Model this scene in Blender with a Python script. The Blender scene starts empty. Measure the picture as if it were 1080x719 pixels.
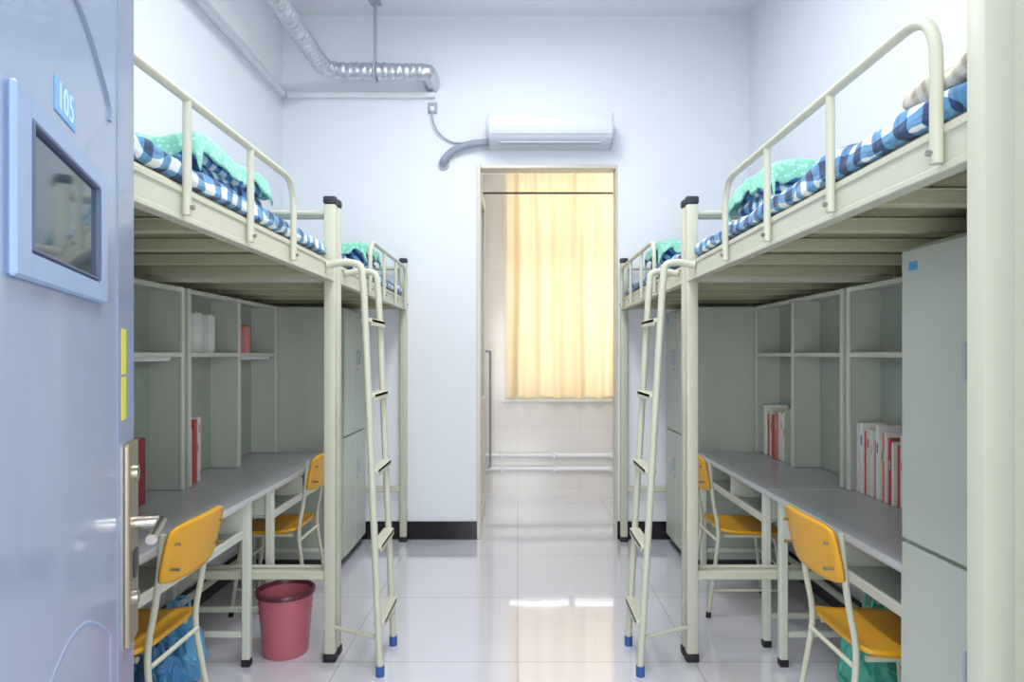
import bpy, bmesh, math, random
from mathutils import Vector, Matrix, noise
random.seed(7)
S = bpy.context.scene
COL = S.collection
try:
    S.view_settings.view_transform = 'Standard'
except Exception: pass

# ------------------------------------------------------------------ materials
def lin(h):
    h = h.lstrip('#'); r = []
    for i in (0, 2, 4):
        c = int(h[i:i+2], 16)/255
        r.append(c/12.92 if c <= .04045 else ((c+.055)/1.055)**2.4)
    return (r[0], r[1], r[2], 1)
def mat(name, hexc, rough=.5, metal=0, bump=0, bscale=60, var=.05, vscale=4, spec=.5, emit=None, es=0, coat=0):
    m = bpy.data.materials.new(name); m.use_nodes = True
    nt = m.node_tree; b = nt.nodes['Principled BSDF']
    c = lin(hexc)
    tc = nt.nodes.new('ShaderNodeTexCoord')
    n = nt.nodes.new('ShaderNodeTexNoise'); n.inputs['Scale'].default_value = vscale; n.inputs['Detail'].default_value = 3
    nt.links.new(tc.outputs['Object'], n.inputs['Vector'])
    mx = nt.nodes.new('ShaderNodeMix'); mx.data_type = 'RGBA'
    mx.inputs[6].default_value = tuple(max(0, x*(1-var)) for x in c[:3])+(1,)
    mx.inputs[7].default_value = tuple(min(1, x*(1+var)) for x in c[:3])+(1,)
    nt.links.new(n.outputs['Fac'], mx.inputs[0]); nt.links.new(mx.outputs[2], b.inputs['Base Color'])
    b.inputs['Roughness'].default_value = rough; b.inputs['Metallic'].default_value = metal
    b.inputs['Specular IOR Level'].default_value = spec
    b.inputs['Coat Weight'].default_value = coat
    if bump:
        n2 = nt.nodes.new('ShaderNodeTexNoise'); n2.inputs['Scale'].default_value = bscale
        nt.links.new(tc.outputs['Object'], n2.inputs['Vector'])
        bp = nt.nodes.new('ShaderNodeBump'); bp.inputs['Strength'].default_value = bump; bp.inputs['Distance'].default_value = .01
        nt.links.new(n2.outputs['Fac'], bp.inputs['Height']); nt.links.new(bp.outputs['Normal'], b.inputs['Normal'])
    if emit:
        b.inputs['Emission Color'].default_value = lin(emit); b.inputs['Emission Strength'].default_value = es
    return m
def tile_mat(name, c1, grout, size, rough, ox=0, oy=0, axes='XY', mortar=.004, h=None, coat=0):
    m = bpy.data.materials.new(name); m.use_nodes = True
    nt = m.node_tree; b = nt.nodes['Principled BSDF']
    g = nt.nodes.new('ShaderNodeNewGeometry')
    sp = nt.nodes.new('ShaderNodeSeparateXYZ'); cb = nt.nodes.new('ShaderNodeCombineXYZ')
    nt.links.new(g.outputs['Position'], sp.inputs[0])
    nt.links.new(sp.outputs[axes[0]], cb.inputs[0]); nt.links.new(sp.outputs[axes[1]], cb.inputs[1])
    mp = nt.nodes.new('ShaderNodeMapping'); mp.inputs['Location'].default_value = (ox, oy, 0)
    nt.links.new(cb.outputs[0], mp.inputs[0])
    br = nt.nodes.new('ShaderNodeTexBrick'); br.offset = 0; br.inputs['Scale'].default_value = 1
    br.inputs['Brick Width'].default_value = size; br.inputs['Row Height'].default_value = h or size
    br.inputs['Mortar Size'].default_value = mortar; br.inputs['Mortar Smooth'].default_value = .1
    c = lin(c1)
    br.inputs['Color1'].default_value = c; br.inputs['Color2'].default_value = tuple(x*.97 for x in c[:3])+(1,)
    br.inputs['Mortar'].default_value = lin(grout)
    nt.links.new(mp.outputs[0], br.inputs['Vector'])
    n = nt.nodes.new('ShaderNodeTexNoise'); n.inputs['Scale'].default_value = 3; n.inputs['Detail'].default_value = 6
    nt.links.new(g.outputs['Position'], n.inputs['Vector'])
    mx = nt.nodes.new('ShaderNodeMix'); mx.data_type = 'RGBA'; mx.blend_type = 'MULTIPLY'; mx.inputs[0].default_value = .08
    nt.links.new(br.outputs['Color'], mx.inputs[6]); nt.links.new(n.outputs['Fac'], mx.inputs[7])
    nt.links.new(mx.outputs[2], b.inputs['Base Color'])
    b.inputs['Roughness'].default_value = rough
    b.inputs['Coat Weight'].default_value = coat; b.inputs['Coat Roughness'].default_value = .06; b.inputs['Coat IOR'].default_value = 2.2
    bp = nt.nodes.new('ShaderNodeBump'); bp.inputs['Strength'].default_value = .06; bp.inputs['Distance'].default_value = .01
    n3 = nt.nodes.new('ShaderNodeTexNoise'); n3.inputs['Scale'].default_value = 5
    nt.links.new(g.outputs['Position'], n3.inputs['Vector'])
    nt.links.new(n3.outputs['Fac'], bp.inputs['Height']); nt.links.new(bp.outputs['Normal'], b.inputs['Normal'])
    if coat: nt.links.new(bp.outputs['Normal'], b.inputs['Coat Normal'])
    return m
def plaid_mat(name, pale=False):
    m = bpy.data.materials.new(name); m.use_nodes = True
    nt = m.node_tree; b = nt.nodes['Principled BSDF']; L = nt.links.new
    tc = nt.nodes.new('ShaderNodeTexCoord')
    nz = nt.nodes.new('ShaderNodeTexNoise'); nz.inputs['Scale'].default_value = 5; L(tc.outputs['Object'], nz.inputs['Vector'])
    vm = nt.nodes.new('ShaderNodeVectorMath'); vm.operation = 'MULTIPLY_ADD'; L(nz.outputs['Color'], vm.inputs[0]); vm.inputs[1].default_value = (.09, .09, .09); L(tc.outputs['Object'], vm.inputs[2])
    sp = nt.nodes.new('ShaderNodeSeparateXYZ'); L(vm.outputs[0], sp.inputs[0])
    def M(op, a, bb=None):
        n = nt.nodes.new('ShaderNodeMath'); n.operation = op
        for i, v in enumerate((a, bb)):
            if v is None: continue
            if isinstance(v, (int, float)): n.inputs[i].default_value = v
            else: L(v, n.inputs[i])
        return n.outputs[0]
    u = M('ADD', sp.outputs[0], M('MULTIPLY', sp.outputs[2], 1.0)); v = sp.outputs[1]
    def stripe(c, f, w): return M('LESS_THAN', M('FRACT', M('MULTIPLY', c, f)), w)
    f = 12 if not pale else 30
    s = M('ADD', M('MULTIPLY', stripe(u, f*1.2, .5), .42), M('MULTIPLY', stripe(v, f, .5), .42))
    s = M('ADD', s, M('MULTIPLY', stripe(M('ADD', u, .06), f*1.2, .1), .13))
    s = M('ADD', s, M('MULTIPLY', stripe(M('ADD', v, .06), f, .1), .13))
    r = nt.nodes.new('ShaderNodeValToRGB'); e = r.color_ramp.elements
    cs = ('#e9eff2', '#162b55', '#5b9ac8', '#1f3f75') if not pale else ('#efeae0', '#a79f8c', '#dcd3c0', '#bfb59e')
    e[0].position = 0; e[0].color = lin(cs[0]); e[1].position = 1; e[1].color = lin(cs[1])
    k = e.new(.42); k.color = lin(cs[2])
    k = e.new(.84); k.color = lin(cs[3])
    L(s, r.inputs[0]); L(r.outputs[0], b.inputs['Base Color'])
    b.inputs['Roughness'].default_value = .9; b.inputs['Sheen Weight'].default_value = .2
    n2 = nt.nodes.new('ShaderNodeTexNoise'); n2.inputs['Scale'].default_value = 25
    L(tc.outputs['Object'], n2.inputs['Vector'])
    bp = nt.nodes.new('ShaderNodeBump'); bp.inputs['Strength'].default_value = .5; bp.inputs['Distance'].default_value = .01
    L(n2.outputs['Fac'], bp.inputs['Height']); L(bp.outputs['Normal'], b.inputs['Normal'])
    return m
def lace_mat(name):
    m = mat(name, '#9bd3c0', .85, bump=.1)
    nt = m.node_tree; b = nt.nodes['Principled BSDF']; L = nt.links.new
    tc = nt.nodes.new('ShaderNodeTexCoord')
    v = nt.nodes.new('ShaderNodeTexVoronoi'); v.inputs['Scale'].default_value = 60; L(tc.outputs['Object'], v.inputs['Vector'])
    r = nt.nodes.new('ShaderNodeValToRGB'); r.color_ramp.elements[0].position = .15; r.color_ramp.elements[0].color = lin('#b8e4d5')
    r.color_ramp.elements[1].position = .5; r.color_ramp.elements[1].color = lin('#86cbb2')
    L(v.outputs['Distance'], r.inputs[0]); L(r.outputs[0], b.inputs['Base Color'])
    return m
def curtain_mat():
    m = bpy.data.materials.new('curtain_cloth'); m.use_nodes = True
    nt = m.node_tree; L = nt.links.new; nt.nodes.remove(nt.nodes['Principled BSDF'])
    out = nt.nodes['Material Output']
    d = nt.nodes.new('ShaderNodeBsdfDiffuse'); t = nt.nodes.new('ShaderNodeBsdfTranslucent'); a = nt.nodes.new('ShaderNodeMixShader')
    d.inputs[0].default_value = lin('#e0c69e')
    tc = nt.nodes.new('ShaderNodeTexCoord'); n = nt.nodes.new('ShaderNodeTexNoise'); n.inputs['Scale'].default_value = 160
    L(tc.outputs['Object'], n.inputs['Vector'])
    mx = nt.nodes.new('ShaderNodeMix'); mx.data_type = 'RGBA'; mx.inputs[6].default_value = lin('#dfc096'); mx.inputs[7].default_value = lin('#e9cfa8')
    L(n.outputs['Fac'], mx.inputs[0]); L(mx.outputs[2], t.inputs[0])
    a.inputs[0].default_value = .6; L(d.outputs[0], a.inputs[1]); L(t.outputs[0], a.inputs[2]); L(a.outputs[0], out.inputs[0])
    return m
def glass_mat(name, tint='#ffffff', rough=.02, alpha=.2):
    m = bpy.data.materials.new(name); m.use_nodes = True
    nt = m.node_tree; L = nt.links.new; nt.nodes.remove(nt.nodes['Principled BSDF'])
    g = nt.nodes.new('ShaderNodeBsdfGlossy'); g.inputs['Roughness'].default_value = rough
    t = nt.nodes.new('ShaderNodeBsdfTransparent'); t.inputs[0].default_value = lin(tint)
    n = nt.nodes.new('ShaderNodeTexNoise'); n.inputs['Scale'].default_value = 2
    mm = nt.nodes.new('ShaderNodeMath'); mm.operation = 'MULTIPLY_ADD'; mm.inputs[1].default_value = .05; mm.inputs[2].default_value = alpha
    L(n.outputs['Fac'], mm.inputs[0])
    a = nt.nodes.new('ShaderNodeMixShader'); L(mm.outputs[0], a.inputs[0]); L(t.outputs[0], a.inputs[1]); L(g.outputs[0], a.inputs[2])
    L(a.outputs[0], nt.nodes['Material Output'].inputs[0])
    return m

WALL = mat('wall_paint', '#e8ebf0', .6, bump=.05, bscale=120, var=.01)
CEIL = mat('ceiling_paint', '#eaecf0', .7, var=.01)
FLOOR = tile_mat('floor_tile', '#dddce6', '#bebdc6', .8, .12, ox=.0, oy=.2, coat=.9)
BTILE = tile_mat('balcony_wall_tile', '#eeebe7', '#e5e1dc', .6, .15, axes='XZ', oy=-.1, h=.3)
BTILE2 = tile_mat('balcony_side_tile', '#e7e4df', '#d7d3cc', .6, .15, axes='YZ', h=.3)
BLACK = mat('black_marble_skirting', '#14161a', .2, var=.4, vscale=12)
CREAM = mat('cream_painted_steel', '#c5c6b2', .4, var=.03, bump=.05)
CREAM2 = mat('cream_side_rail_steel', '#c8c9b5', .38, var=.03, bump=.05)
SLAT = mat('olive_beige_slat_steel', '#b3b394', .4, var=.04, bump=.05)
UNDER = mat('olive_bed_board', '#8e8e6c', .6, var=.12, vscale=9, bump=.1)
GREY = mat('grey_green_sheet_steel', '#bcc3b8', .42, var=.04, bump=.04)
GREYB = mat('grey_back_panel', '#adb6ab', .5, var=.05, bump=.04)
EDGE = mat('pale_shelf_frame', '#d2d6c8', .4, var=.03)
DESK = mat('grey_desktop_laminate', '#bdbec4', .25, var=.05, vscale=8)
DEDGE = mat('pale_desk_edge_band', '#cfd0d2', .4, var=.03)
CAP = mat('navy_plastic_cap', '#2b2f3a', .5)
BFOOT = mat('blue_plastic_foot', '#2f5b9c', .5)
RUB = mat('black_rubber_foot', '#1d1d20', .6)
DOOR = mat('blue_grey_door_paint', '#98a8c2', .25, var=.03, bump=.06, bscale=7, coat=.3)
DOORS = mat('door_stile_paint', '#8c9db8', .25, var=.03, bump=.04, bscale=7, coat=.3)
DOORD = mat('door_moulding_paint', '#8797b3', .45, var=.03)
DOORM = mat('door_lower_moulding_paint', '#98a8c2', .8, var=.03, spec=.1)
DOORF = mat('door_window_frame_paint', '#98afd2', .35, var=.03)
CHROME = mat('brushed_metal', '#b9b4aa', .25, metal=1, var=.05)
BRASS = mat('lock_brushed_brass', '#a09480', .35, metal=.8, var=.1)
YEL = mat('yellow_moulded_plywood', '#e0a422', .38, var=.06, vscale=10)
PINK = mat('pink_plastic', '#bb6674', .4, var=.04)
BINR = mat('dark_pink_bin_rim', '#5a2936', .35)
PLAID = plaid_mat('blue_white_plaid_cotton')
FLORAL = plaid_mat('beige_white_check_cotton', True)
LACE = lace_mat('green_lace_towel')
STRAW = mat('beige_mattress_ticking', '#c9bd9c', .9, bump=.4, bscale=40, var=.12, vscale=20)
CURT = curtain_mat()
SILV = mat('silver_foil', '#cdd0d4', .32, metal=.85, bump=.6, bscale=28, var=.15, vscale=30)
WPL = mat('white_plastic', '#eff1f4', .3, var=.01)
ACW = mat('air_conditioner_white', '#d6dbe3', .45, var=.01)
ACS = mat('air_conditioner_seam_grey', '#bcc3ce', .4, var=.01)
GPL = mat('grey_plastic', '#a8b0bc', .4)
INS = mat('grey_foam_sleeve', '#98a1b0', .6, bump=.3, bscale=40)
DGREY = mat('dark_metal', '#4a4b50', .4, metal=.5)
MGREY = mat('pale_steel_pull', '#8d8f94', .35, metal=.5)
ALU = mat('warm_aluminium', '#d4cdc1', .35, metal=.1)
WIN = mat('white_window_frame', '#f2f3f5', .3)
GLASS = glass_mat('window_glass', '#f4fbff', .02, .06)
BLUEB = mat('blue_bag_film', '#5aa2cf', .35, bump=.8, bscale=18, var=.2)
BLUEC = mat('dark_blue_bag_film', '#3a7cae', .35, bump=.8, bscale=18, var=.2)
TEAL = mat('teal_bag_film', '#4fb3a0', .4, bump=.8, bscale=18, var=.2)
PAGE = mat('paper_pages', '#efece2', .8, bump=.2, bscale=200)
LAMPM = mat('lamp_tube_glow', '#ffffff', .4, emit='#f2f7ff', es=2.0)
OPAL = mat('opal_lamp_cover', '#f4f6f8', .35)
PLATE = mat('cyan_number_plate', '#74b2e6', .3)
DIGIT = mat('pale_digits', '#d5ecfb', .4)
YST = mat('yellow_sticker', '#d8cf3e', .5, var=.15, vscale=60)
STK = mat('blue_sticker', '#4a9fd6', .5)

# ------------------------------------------------------------------ helpers
def bm_new(): return bmesh.new()
def box(bm, x0, x1, y0, y1, z0, z1, bev=0, M=None, seg=1):
    x0, x1 = min(x0, x1), max(x0, x1); y0, y1 = min(y0, y1), max(y0, y1); z0, z1 = min(z0, z1), max(z0, z1)
    t = bmesh.new(); bmesh.ops.create_cube(t, size=1)
    for v in t.verts: v.co = Vector(((x0+x1)/2+v.co.x*(x1-x0), (y0+y1)/2+v.co.y*(y1-y0), (z0+z1)/2+v.co.z*(z1-z0)))
    if bev:
        bev = min(bev, .45*min(x1-x0, y1-y0, z1-z0))
        bmesh.ops.bevel(t, geom=t.edges[:], offset=bev, segments=seg, profile=.5, affect='EDGES')
    if M is not None: t.transform(M)
    merge(bm, t)
def merge(bm, t):
    me = bpy.data.meshes.new('tmp'); t.to_mesh(me); t.free(); bm.from_mesh(me); bpy.data.meshes.remove(me)
def fillet(pts, r, n=5):
    P = [Vector(p) for p in pts]; out = [P[0]]
    for i in range(1, len(P)-1):
        a, b, c = P[i-1], P[i], P[i+1]
        d1 = (a-b); d2 = (c-b); rr = min(r, d1.length*.45, d2.length*.45)
        p1 = b+d1.normalized()*rr; p2 = b+d2.normalized()*rr
        for k in range(n+1):
            t = k/n; out.append((1-t)**2*p1+2*(1-t)*t*b+t*t*p2)
    out.append(P[-1]); return out
def tube(bm, pts, r, n=12, M=None, rf=None, cap=True):
    P = [Vector(p) for p in pts]; t = bmesh.new(); rings = []
    T0 = (P[1]-P[0]).normalized(); up = Vector((0, 0, 1)) if abs(T0.z) < .9 else Vector((1, 0, 0))
    N = (up-T0*up.dot(T0)).normalized()
    for i, p in enumerate(P):
        if i == 0: T = T0
        elif i == len(P)-1: T = (P[i]-P[i-1]).normalized()
        else: T = ((P[i]-P[i-1]).normalized()+(P[i+1]-P[i]).normalized()).normalized()
        N = (N-T*N.dot(T)).normalized(); B = T.cross(N)
        rr = rf(i) if rf else r
        ring = []
        for k in range(n):
            q = rr(k) if callable(rr) else rr
            ring.append(t.verts.new(p+N*math.cos(2*math.pi*k/n)*q+B*math.sin(2*math.pi*k/n)*q))
        rings.append(ring)
    for a, b in zip(rings, rings[1:]):
        for k in range(n): t.faces.new((a[k], a[(k+1) % n], b[(k+1) % n], b[k]))
    if cap: t.faces.new(rings[0][::-1]); t.faces.new(rings[-1])
    if M is not None: t.transform(M)
    merge(bm, t)
def lathe(bm, prof, c, n=40):
    t = bmesh.new(); rings = []
    for r, z in prof: rings.append([t.verts.new((c[0]+r*math.cos(2*math.pi*k/n), c[1]+r*math.sin(2*math.pi*k/n), c[2]+z)) for k in range(n)])
    for a, b in zip(rings, rings[1:]):
        for k in range(n): t.faces.new((a[k], a[(k+1) % n], b[(k+1) % n], b[k]))
    merge(bm, t)
def soft(bm, x0, x1, y0, y1, z0, z1, r=.04, amp=.012, sc=6, seed=0, n=(10, 24, 5), flat=True, warp=None):
    """a soft padded block: rounded box with low lumps"""
    t = bmesh.new(); bmesh.ops.create_cube(t, size=2)
    bmesh.ops.subdivide_edges(t, edges=t.edges[:], cuts=max(n), use_grid_fill=True)
    hx, hy, hz = (x1-x0)/2, (y1-y0)/2, (z1-z0)/2; c = Vector(((x0+x1)/2, (y0+y1)/2, (z0+z1)/2))
    rr = min(r, hx*.98, hy*.98); rz = min(r, hz*.98)
    for v in t.verts:
        p = Vector((v.co.x*hx, v.co.y*hy, v.co.z*hz))
        q = Vector((max(-hx+rr, min(hx-rr, p.x)), max(-hy+rr, min(hy-rr, p.y)), max(-hz+rz, min(hz-rz, p.z))))
        d = p-q
        if d.length > 1e-6:
            e = Vector((d.x/rr, d.y/rr, d.z/rz)); m = max(abs(e.x), abs(e.y), abs(e.z)); e = e.normalized()*m
            p = q+Vector((e.x*rr, e.y*rr, e.z*rz))
        w = c+p
        nv = noise.noise_vector(w*sc+Vector((seed*3.1, seed, 0)))*amp+noise.noise_vector(w*sc*2.7+Vector((seed, 7, 0)))*amp*.4
        nv.x *= .6; nv.y *= .6
        w = w+nv
        if warp: w = warp(w)
        if flat and w.z < z0: w.z = z0
        v.co = w
    merge(bm, t)
def origin_of(o):
    v = Vector((0, 0, 0))
    while o is not None: v += o.location; o = o.parent
    return v
def obj(name, bm, m, parent=None, smooth=False, ang=40):
    bmesh.ops.recalc_face_normals(bm, faces=bm.faces[:])
    if parent is None:
        xs = [v.co.x for v in bm.verts]; ys = [v.co.y for v in bm.verts]; zs = [v.co.z for v in bm.verts]
        loc = Vector(((min(xs)+max(xs))/2, (min(ys)+max(ys))/2, min(zs))); off = loc
    else: loc = Vector((0, 0, 0)); off = origin_of(parent)
    for v in bm.verts: v.co -= off
    me = bpy.data.meshes.new(name); bm.to_mesh(me); bm.free(); me.materials.append(m)
    o = bpy.data.objects.new(name, me); COL.objects.link(o); o.location = loc
    if parent is not None: o.parent = parent
    if smooth:
        for p in me.polygons: p.use_smooth = True
        try: me.set_sharp_from_angle(angle=math.radians(ang))
        except Exception: pass
    return o
def thing(name, label, cat, loc, group=None):
    o = bpy.data.objects.new(name, None); COL.objects.link(o); o.location = loc; o.empty_display_size = .1
    o['label'] = label; o['category'] = cat
    if group: o['group'] = group
    return o
def tag(o, label, cat, group=None):
    o['label'] = label; o['category'] = cat
    if group: o['group'] = group
    return o
def struct(name, bm, m, label=None, parent=None, **k):
    o = obj(name, bm, m, parent, **k); o['kind'] = 'structure'
    if label: o['label'] = label
    return o
def bx(*a, **k):
    bm = bm_new(); box(bm, *a, **k); return bm
def tb(*a, **k):
    bm = bm_new(); tube(bm, *a, **k); return bm
def chunk(pts, step=.02):
    P = [Vector(p) for p in pts]; out = []
    for a, b in zip(P, P[1:]):
        n = max(1, int((b-a).length/step))
        for k in range(n): out.append(a.lerp(b, k/n))
    out.append(P[-1]); return out

# ------------------------------------------------------------------ camera
F = 700.0; VX, VY = 546.0, 374.0; H = 1.388
cam = bpy.data.cameras.new('camera'); co = bpy.data.objects.new('camera', cam); COL.objects.link(co)
co.location = (0, 0, H); co.rotation_euler = (math.pi/2, 0, 0); cam.sensor_width = 36; cam.lens = F/1080*36
cam.shift_x = -(VX-540)/1080; cam.shift_y = (VY-359.5)/1080; cam.clip_start = .02
S.camera = co

# ------------------------------------------------------------------ room shell
XL, XR, YF, YB, ZC = -1.77, 1.74, .5, 5.0, 3.94
OL, OR_, OT = -.307, .75, 2.82      # opening in the back wall
YE = 6.43; BXL, BXR = -.335, 1.75
struct('floor', bx(XL-.1, XR+.1, -1.4, YE+.1, -.1, 0), FLOOR, 'glossy pale tiled floor')
struct('ceiling', bx(XL-.1, XR+.1, YF-.12, YE+.1, ZC, ZC+.1), CEIL, 'plain ceiling')
struct('wall_left', bx(XL-.12, XL, YF-.12, YB+.12, 0, ZC), WALL, 'white left wall')
struct('wall_right', bx(XR, XR+.12, YF-.12, YB+.12, 0, ZC), WALL, 'white right wall')
b = bm_new(); box(b, XL, OL, YB, YB+.12, 0, ZC); box(b, OR_, XR, YB, YB+.12, 0, ZC); box(b, OL, OR_, YB, YB+.12, OT, ZC)
struct('wall_back', b, WALL, 'white back wall with tall opening')
b = bm_new(); box(b, XL, -.50, YF-.12, YF, 0, ZC); box(b, .56, XR, YF-.12, YF, 0, ZC); box(b, -.50, .56, YF-.12, YF, 2.2, ZC)
struct('wall_front', b, WALL, 'wall around the entry doorway')
struct('wall_balcony_left', bx(BXL-.1, BXL, YB+.12, YE, 0, ZC), BTILE2, 'tiled side wall of the balcony')
struct('wall_balcony_right', bx(BXR, BXR+.1, YB+.12, YE, 0, ZC), BTILE2)
WX0, WX1, WZ0, WZ1 = -.13, 1.45, .96, 3.18
b = bm_new(); box(b, BXL-.1, WX0, YE, YE+.12, 0, ZC); box(b, WX1, BXR+.1, YE, YE+.12, 0, ZC)
box(b, WX0, WX1, YE, YE+.12, 0, WZ0); box(b, WX0, WX1, YE, YE+.12, WZ1, ZC)
struct('wall_balcony_back', b, BTILE, 'tiled wall under the balcony window')
struct('baseboard_back_left', bx(XL, OL, YB-.014, YB-.001, 0, .135, bev=.003), BLACK, 'black skirting left of the opening')
struct('baseboard_back_right', bx(OR_, XR, YB-.014, YB-.001, 0, .135, bev=.003), BLACK, 'black skirting right of the opening')
struct('baseboard_left', bx(XL+.001, XL+.014, YF, YB-.015, 0, .135, bev=.003), BLACK)
struct('baseboard_right', bx(XR-.014, XR-.001, YF, YB-.015, 0, .135, bev=.003), BLACK)
b = bm_new(); box(b, OL-.002, OL+.028, YB-.01, YB+.13, 0, OT, bev=.004); box(b, OR_-.014, OR_+.002, YB-.01, YB+.13, 0, OT, bev=.004)
box(b, OL+.028, OR_-.014, YB-.01, YB+.13, OT-.03, OT, bev=.004)
struct('trim_1', b, ALU, 'slim metal lining of the balcony opening')
b = bm_new(); box(b, -.50, -.465, YF-.13, YF+.01, 0, 2.2, bev=.005); box(b, .525, .56, YF-.13, YF+.01, 0, 2.2, bev=.005); box(b, -.465, .525, YF-.13, YF+.01, 2.16, 2.2, bev=.005)
struct('trim_2', b, DOORD, 'entry door frame')
# balcony window
w = bpy.data.objects.new('window_1', None); COL.objects.link(w); w.location = (.66, YE+.05, WZ0); w['kind'] = 'structure'; w['label'] = 'balcony window behind the curtain'
b = bm_new(); y0, y1 = YE+.02, YE+.08
box(b, WX0, WX0+.05, y0, y1, WZ0, WZ1, .004); box(b, WX1-.05, WX1, y0, y1, WZ0, WZ1, .004)
box(b, WX0+.05, WX1-.05, y0, y1, WZ0, WZ0+.05, .004); box(b, WX0+.05, WX1-.05, y0, y1, WZ1-.05, WZ1, .004)
box(b, .50, .55, y0, y1, WZ0+.05, WZ1-.05, .004); box(b, 1.02, 1.06, y0, y1, WZ0+.05, WZ1-.05, .004); box(b, WX0+.05, WX1-.05, y0+.002, y1-.002, 2.36, 2.41, .004)
o = obj('window_frame', b, WIN, w)
obj('glass', bx(WX0+.05, WX1-.05, YE+.048, YE+.052, WZ0+.05, WZ1-.05), GLASS, w)
obj('window_sill', bx(WX0-.02, WX1+.02, YE-.03, YE+.02, WZ0-.03, WZ0, bev=.005), WIN, w)

# curtain
b = bm_new(); nx, nz = 300, 30; cx0, cx1, cz0, cz1 = -.10, 1.42, .985, 3.11
grid = []
for j in range(nz+1):
    row = []
    for i in range(nx+1):
        u = i/nx; v = j/nz; x = cx0+(cx1-cx0)*u; z = cz0+(cz1-cz0)*v
        fold = x*30+1.3*noise.noise(Vector((x*2.2, z*.5, 3)))*2
        top = max(0, (v-.80)/.2)
        y = 6.30+.030*math.sin(fold)*(1-.5*top)+.010*top*math.sin(x*75)+.006*math.sin(x*61+v*2)+.014*noise.noise(Vector((x*6, z*1.2, 0)))
        z += .008*math.sin(fold)*(1-v)
        row.append(b.verts.new((x, y, z)))
    grid.append(row)
for j in range(nz):
    for i in range(nx): b.faces.new((grid[j][i], grid[j][i+1], grid[j+1][i+1], grid[j+1][i]))
ct = thing('curtain', 'warm beige pleated curtain glowing in front of the balcony window', 'curtain', (.66, 6.31, .985))
obj('curtain_panel', b, CURT, ct, smooth=True, ang=180)
obj('curtain_rod', tb([(BXL+.001, 6.36, 3.125), (BXR-.001, 6.36, 3.125)], .010), WIN, ct)
tag(obj('drying_rod', tb([(BXL-.001, 5.8, 2.80), (BXR+.001, 5.8, 2.80)], .009), DGREY, smooth=True), 'thin dark rod across the balcony in front of the curtain', 'rod')
# pipes on the balcony wall
for z, lab in ((.42, 'upper of two white pipes along the wall under the curtain'), (.29, 'lower of two white pipes along the wall under the curtain')):
    t = thing('water_pipe', lab, 'pipe', (.7, 6.38, z), 'pipes under the balcony window')
    obj('pipe', tb([(BXL+.001, 6.395, z), (BXR-.001, 6.395, z)], .022), WPL, t, smooth=True)
    for x in (-.15, .35, .9, 1.4):
        obj('bracket', bx(x-.012, x+.012, 6.37, 6.4305, z-.028, z+.028, bev=.004), WPL, t)
# balcony door leaf opened against the side wall
d2 = bpy.data.objects.new('door_2', None); COL.objects.link(d2); d2.location = (-.30, 5.15, 0); d2['kind'] = 'structure'; d2['label'] = 'glazed balcony door leaf folded open against the left'
b = bm_new(); dx0, dx1, dy0, dy1 = -.325, -.29, 5.14, 5.98
box(b, dx0, dx1, dy0, dy0+.07, .01, 2.74, .004); box(b, dx0, dx1, dy1-.07, dy1, .01, 2.74, .004)
box(b, dx0, dx1, dy0+.07, dy1-.07, .01, .12, .004); box(b, dx0, dx1, dy0+.07, dy1-.07, 2.66, 2.74, .004); box(b, dx0, dx1, dy0+.07, dy1-.07, .95, 1.03, .004)
obj('door_frame', b, ALU, d2)
obj('glass', bx(-.311, -.305, dy0+.07, dy1-.07, 1.03, 2.66), GLASS, d2)
obj('lower_panel', bx(-.315, -.30, dy0+.07, dy1-.07, .12, .95), ALU, d2)
b = bm_new(); tube(b, fillet([(-.29, 5.92, .38), (-.245, 5.92, .38), (-.245, 5.92, 1.42), (-.29, 5.92, 1.42)], .02), .010)
obj('door_handle', b, MGREY, d2, smooth=True)

# ------------------------------------------------------------------ entry door (opened inward, outer face to the aisle)
D0 = 1.3; a_ = math.atan2(.38, 1.0); e = Vector((math.sin(a_), -math.cos(a_), 0)); nrm = Vector((math.cos(a_), math.sin(a_), 0))
L0 = Vector((-.58*D0, D0, 0))
DM = Matrix(((e.x, nrm.x, 0, L0.x), (e.y, nrm.y, 0, L0.y), (0, 0, 1, 0), (0, 0, 0, 1)))
hinge = L0+e*.83
d1 = bpy.data.objects.new('door_1', None); COL.objects.link(d1); d1.location = hinge; d1['kind'] = 'structure'
d1['label'] = 'blue-grey steel entry door standing open, with small window and number plate'
TH = .042
b = bm_new(); box(b, 0, .83, -TH, 0, .012, 2.13, .004, M=DM)
obj('door_leaf', b, DOOR, d1)
b = bm_new(); box(b, .001, .150, -.001, .0022, .014, 2.128, .0015, M=DM)
obj('door_stile', b, DOORS, d1)
def mould(pts, r): 
    bm = bm_new(); tube(bm, fillet(pts, .03), r, 10, M=DM); return bm
arch = [(.215, -.002, 1.775)]+[(.215+.475*k/16, -.002, 1.80+.075*math.sin(math.pi*k/16)) for k in range(17)]+[(.69, -.002, 1.775)]
obj('moulding', mould(arch, .007), DOORD, d1, smooth=True)
lo = [(.20, -.0035, .15), (.20, -.0035, .90)]+[(.20+.47*k/16, -.0035, .92+.09*math.sin(math.pi*k/16)) for k in range(17)]+[(.67, -.0035, .90), (.67, -.0035, .15), (.20, -.0035, .15)]
obj('moulding', mould(lo, .005), DOORM, d1, smooth=True)
b = bm_new(); s0, s1, z0, z1 = .265, .680, 1.468, 1.667; i0, i1, j0, j1 = .315, .630, 1.500, 1.640
box(b, s0, i0, .0, .009, z0, z1, .003, M=DM); box(b, i1, s1, .0, .009, z0, z1, .003, M=DM)
box(b, i0-.004, i1+.004, .0, .0088, z0, j0, .003, M=DM); box(b, i0-.004, i1+.004, .0, .0088, j1, z1, .003, M=DM)
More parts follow.
